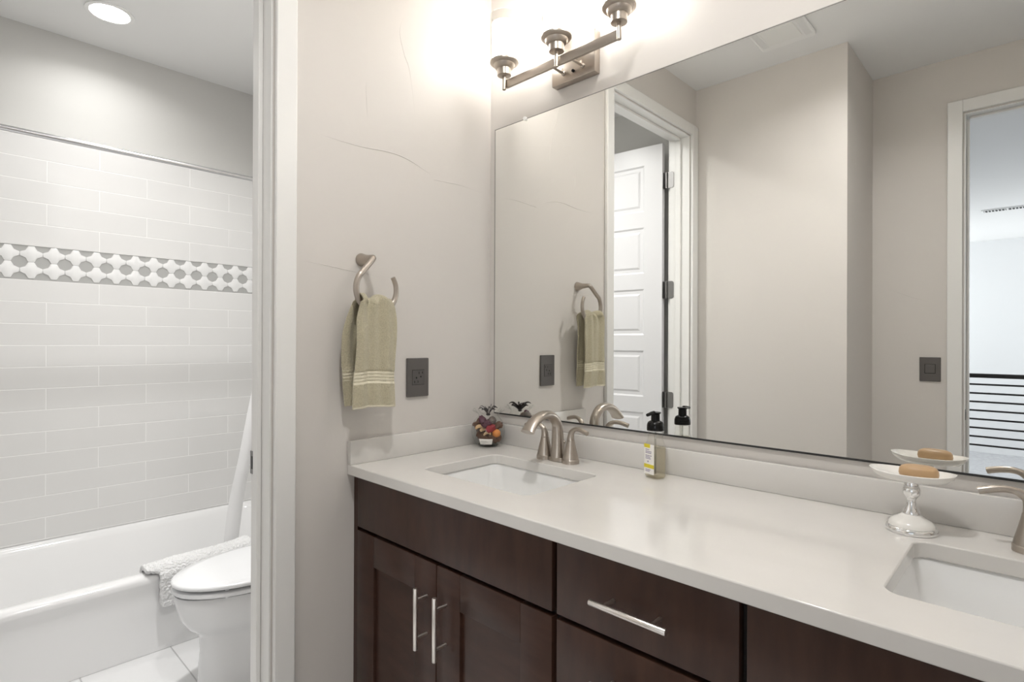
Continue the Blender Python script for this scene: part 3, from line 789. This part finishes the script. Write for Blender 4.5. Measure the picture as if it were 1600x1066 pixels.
def dshape(f, z):
    out = []
    for i in range(56):
        a = 2*PI*i/56; c_, s_ = math.cos(a), math.sin(a)
        x_ = .0695*f*(abs(c_)**.85)*(1 if c_ > 0 else -1); y_ = .046*f*(abs(s_)**.95)*(1 if s_ > 0 else -1)
        lift = .0042*(abs(c_)**2.5)*max(0, (f-.8)/.2)
        out.append((x_, y_, z+lift))
    return out
b.loft([dshape(.14, .0965), dshape(.50, .0972), dshape(.80, .1010), dshape(.95, .1070), dshape(1, .1125), dshape(1.01, .1145), dshape(.985, .1155), dshape(.90, .1122), dshape(.62, .1055), dshape(.3, .103), dshape(.1, .1025)])
b.build('dish_plate', M_dish, sd, smooth=60)
sp_ = thing('bar_soap', 'tan oval bar of soap lying on the white pedestal dish', 'soap', (1.3205, -.112, CT+.1048))
b = MB(); rings = []
for h, f in ((0, .55), (.0015, .80), (.005, .955), (.010, 1), (.018, .965), (.0225, .84), (.0252, .62), (.026, .35)):
    rings.append([(.0322*f**.8*(abs(math.cos(a))**.85)*(1 if math.cos(a) > 0 else -1), .0215*f*(abs(math.sin(a))**.85)*(1 if math.sin(a) > 0 else -1), h) for a in [2*PI*i/40 for i in range(40)]])
b.loft(rings); so = b.build('soap_body', M_soap, sp_, smooth=60); sp_.rotation_euler = (0, 0, math.radians(6))

# ================================================================ POTPOURRI JAR
JX, JY = .082, -.082
jar = thing('glass_jar', 'round clear glass jar with ruffled neck in the counter corner', 'jar', (JX, JY, CT+.0003))
prof = [(.031, 0), (.034, .002), (.046, .012), (.0565, .032), (.0595, .052), (.0570, .073), (.0480, .092), (.0375, .103), (.0335, .109)]
b = MB(); rings = []
for r_, h in prof: rings.append([(r_*math.cos(2*PI*i/60), r_*math.sin(2*PI*i/60), h) for i in range(60)])
for r_, h, amp in ((.037, .115, .15), (.045, .122, .6), (.0535, .129, 1)):
    rings.append([((r_+.006*amp*math.sin(9*a))*math.cos(a), (r_+.006*amp*math.sin(9*a))*math.sin(a), h+.006*amp*math.cos(9*a+.5)) for a in [2*PI*i/60 for i in range(60)]])
b.loft(rings, cap1=False); jg = b.build('jar_glass', M_glass, jar, smooth=70)
MB().lathe([(.0285, .001), (.0335, .003), (.036, .0065), (.028, .0075)], (0, 0, 0), 36).build('jar_base', thin_glass('thick_base_glass', (.45, .45, .42), .05), jar)
# sticker on the jar front
b = MB(); rows = []
for j in range(5):
    h = .013+.020*j/4; r_ = .0470+.0095*(h-.013)/.020*1.0
    rows.append([((r_+.0007)*math.cos(a), (r_+.0007)*math.sin(a), h) for a in [math.radians(-78+50*i/14) for i in range(15)]])
b.loft(rows, False, False, closed=False); stk = b.build('sticker', M_label, jar, smooth=60, recalc=False, mods=[solid(.0004, 0)])
b = MB()
for h, a0, a1 in ((.026, -70, -50), (.022, -72, -44), (.018, -68, -52)):
    r_ = .0470+.0095*(h-.013)/.020
    b.tube([((r_+.0011)*math.cos(math.radians(a0+(a1-a0)*k/6)), (r_+.0011)*math.sin(math.radians(a0+(a1-a0)*k/6)), h) for k in range(7)], .0006, 4)
b.build('printed_text', M_greyp, stk, smooth=0)
# dark ribbon curls tied round the neck
rnd = random.Random(11); b = MB()
for k in range(16):
    a = 2*PI*k/16+rnd.uniform(-.2, .2); L = rnd.uniform(.020, .040); H = rnd.uniform(.012, .028); p = []
    for i in range(7):
        q = i/6; rr = .003+L*q; p.append((math.cos(a+.35*q)*rr, math.sin(a+.35*q)*rr, .112+H*math.sin(q*PI*.72)+.004*q))
    b.tube(smooth_path(p, 3), [.0009+.0030*math.sin(PI*i/18) for i in range(19)], 6, flat=(.35, 1))
b.ball((0, 0, .111), .008, (1, 1, .6), 10)
b.build('ribbon', M_rope, jar, smooth=50)
pc = {'purple': mat('dried_purple', (.075, .016, .035), .55), 'red': mat('dried_red', (.28, .012, .022), .5), 'tan': mat('dried_tan', (.62, .43, .24), .7), 'orange': mat('dried_orange', (.70, .26, .06), .55), 'grey': mat('dried_grey', (.12, .095, .08), .6), 'brown': mat('dried_brown', (.13, .065, .04), .7)}
def flake(name, label, col, loc, size, scl, seed):
    rnd = random.Random(seed)
    b = MB(); size *= 1.13; loc = (loc[0]*.97, loc[1]*.97, .02+(loc[2]-.02)*1.13); rot = Matrix.Rotation(rnd.uniform(0, 6), 3, 'Z') @ Matrix.Rotation(rnd.uniform(-.8, .8), 3, 'X') @ Matrix.Rotation(rnd.uniform(-.6, .6), 3, 'Y')
    if col == 'tan':        # curled wood shaving
        P = [rot @ Vector((size*1.0*math.cos(a), size*.75*math.sin(a), size*.25*math.sin(a*1.7))) for a in [-.3+2.9*i/12 for i in range(13)]]
        b.tube(P, [size*(.22+.26*math.sin(PI*i/12)) for i in range(13)], 10, flat=(1, .6))
    else: b.ball((0, 0, 0), size, scl, 12, rot, .05 if col == 'orange' else .20, rnd)
    o = b.build(name, pc[col], None, smooth=70 if col in ('orange', 'grey') else 40, mods=[subsurf(1)] if col in ('orange', 'grey', 'tan') else []); o.location = (JX+loc[0], JY+loc[1], CT+loc[2])
    return tag(o, label, 'potpourri', 'potpourri pieces in the round glass jar')
# view direction towards the camera is (+.72,-.69); camera right is (+.72,+.69)
def jloc(r, d, z): return (r*.72+d*.70, r*.69-d*.70, z)     # r = to the right, d = towards camera
flake('dried_fruit', 'orange ball of dried fruit at the right side of the glass jar', 'orange', jloc(.030, .030, .046), .0145, (1, 1, .9), 1)
flake('dried_pod', 'large grey-brown pod at the top of the glass jar', 'grey', jloc(.014, .022, .083), .0165, (1.1, 1, .8), 2)
flake('dried_petal', 'crimson petal in the middle of the glass jar', 'red', jloc(.010, .043, .062), .0145, (1.35, .5, .8), 3)
flake('dried_petal', 'upright purple petal at the top left of the glass jar', 'purple', jloc(-.020, .030, .086), .0155, (.8, .5, 1.1), 4)
flake('dried_petal', 'purple petal beside the crimson petal in the jar', 'purple', jloc(-.004, .038, .077), .014, (1.2, .6, .8), 5)
flake('dried_curl', 'pale curled wood chip at the left of the glass jar', 'tan', jloc(-.032, .030, .062), .0125, (1.3, .55, .7), 6)
flake('dried_curl', 'pale wood chip left of the crimson petal in the jar', 'tan', jloc(-.015, .044, .060), .0125, (1, .5, .8), 7)
flake('dried_curl', 'pale wood chip just above the jar sticker', 'tan', jloc(-.003, .046, .042), .0105, (.7, .5, 1.05), 8)
rnd = random.Random(5)
k = 0
for rr0, dd, zz, c_ in ((-.028, .012, .038, 'brown'), (.0, .028, .030, 'brown'), (.022, -.012, .06, 'purple'), (-.018, -.018, .07, 'brown'), (.0, -.032, .05, 'red'), (-.030, -.012, .05, 'grey'), (.004, .0, .022, 'brown'), (.034, .004, .066, 'brown'), (.0, -.004, .048, 'brown'), (-.004, .004, .072, 'brown'), (.012, .026, .033, 'purple'), (-.02, .026, .036, 'brown'), (-.035, .018, .072, 'brown'), (.03, .02, .028, 'brown')):
    flake('dried_bark', 'dark dried bark piece filling the glass jar', c_ if c_ in ('brown', 'grey') else 'brown', jloc(rr0, dd, zz), .0150, (1.15, .85, .85), 20+k); k += 1
flake('dried_leaf', 'brown dried leaf at the upper left rim inside the jar', 'brown', jloc(-.036, .016, .082), .010, (1, .5, 1), 70)

# ================================================================ CEILING FAN VENT, HALL THINGS
fan = thing('exhaust_fan', 'square white ceiling exhaust fan grille seen in the mirror', 'exhaust fan', (.58, -1.375, CEIL-.0005))
b = MB()
b.prism(rrect(0, 0, .125, .125, .02), -.012, 0); b.build('frame', M_plastic, fan, smooth=30, mods=[bev(.004, 2, 40)])
b = MB(); b.prism(rrect(0, 0, .075, .075, .01), -.016, -.0122); b.build('lens', M_fanlens, fan, smooth=30, mods=[bev(.002, 2, 40)])
b = MB()
for k in range(6):
    pass
for s_ in (-1, 1):
    b = MB()
    for k in range(6): b.box(s_*(.086+.005*k)-.001, s_*(.086+.005*k)+.001, -.09, .09, -.0135, -.0122)
    b.build('grille', M_plastic, fan, smooth=0)

rl = thing('stair_railing', 'black metal railing with horizontal bars in the hall, seen in the mirror', 'railing', (1.4, -3.40, 0))
b = MB(); b.box(-2.8, 2.8, -.022, .022, 1.055, 1.082, .003); b.build('top_rail', M_iron, rl)
for k, z_ in enumerate((1.010, .951, .894, .836, .778, .720, .662, .605)):
    MB().lathe([(.006, -2.8), (.006, 2.8)], (0, 0, z_), 8, 'x').build('rail_bar', M_iron, rl)
for x_ in (-2.0, 1.9):
    MB().box(x_-.02, x_+.02, -.02, .02, .0005, 1.055, .002).build('post', M_iron, rl)
vt = thing('ceiling_vent', 'long white ceiling air vent in the hall, seen in the mirror', 'air vent', (1.28, -6.77, CEIL-.0005))
b = MB(); b.prism(rrect(0, 0, .30, .075, .004), -.008, 0); b.build('frame', M_plastic, vt, smooth=30)
b = MB(); b.box(-.28, -.09, -.05, .05, -.0095, -.0085); b.box(-.07, .28, -.05, .05, -.0095, -.0085); b.build('duct_shade', mat('vent_shadow', (.08, .08, .08), .8), vt, smooth=0)  # dark plates on the solid frame, coloured as the shade inside the duct
b = MB()
for k in range(20):
    x_ = -.275+.0285*k
    if -.09 < x_ < -.07: continue
    b.box(x_, x_+.008, -.05, .05, -.012, -.0096)
b.build('louver', M_plastic, vt, smooth=0)
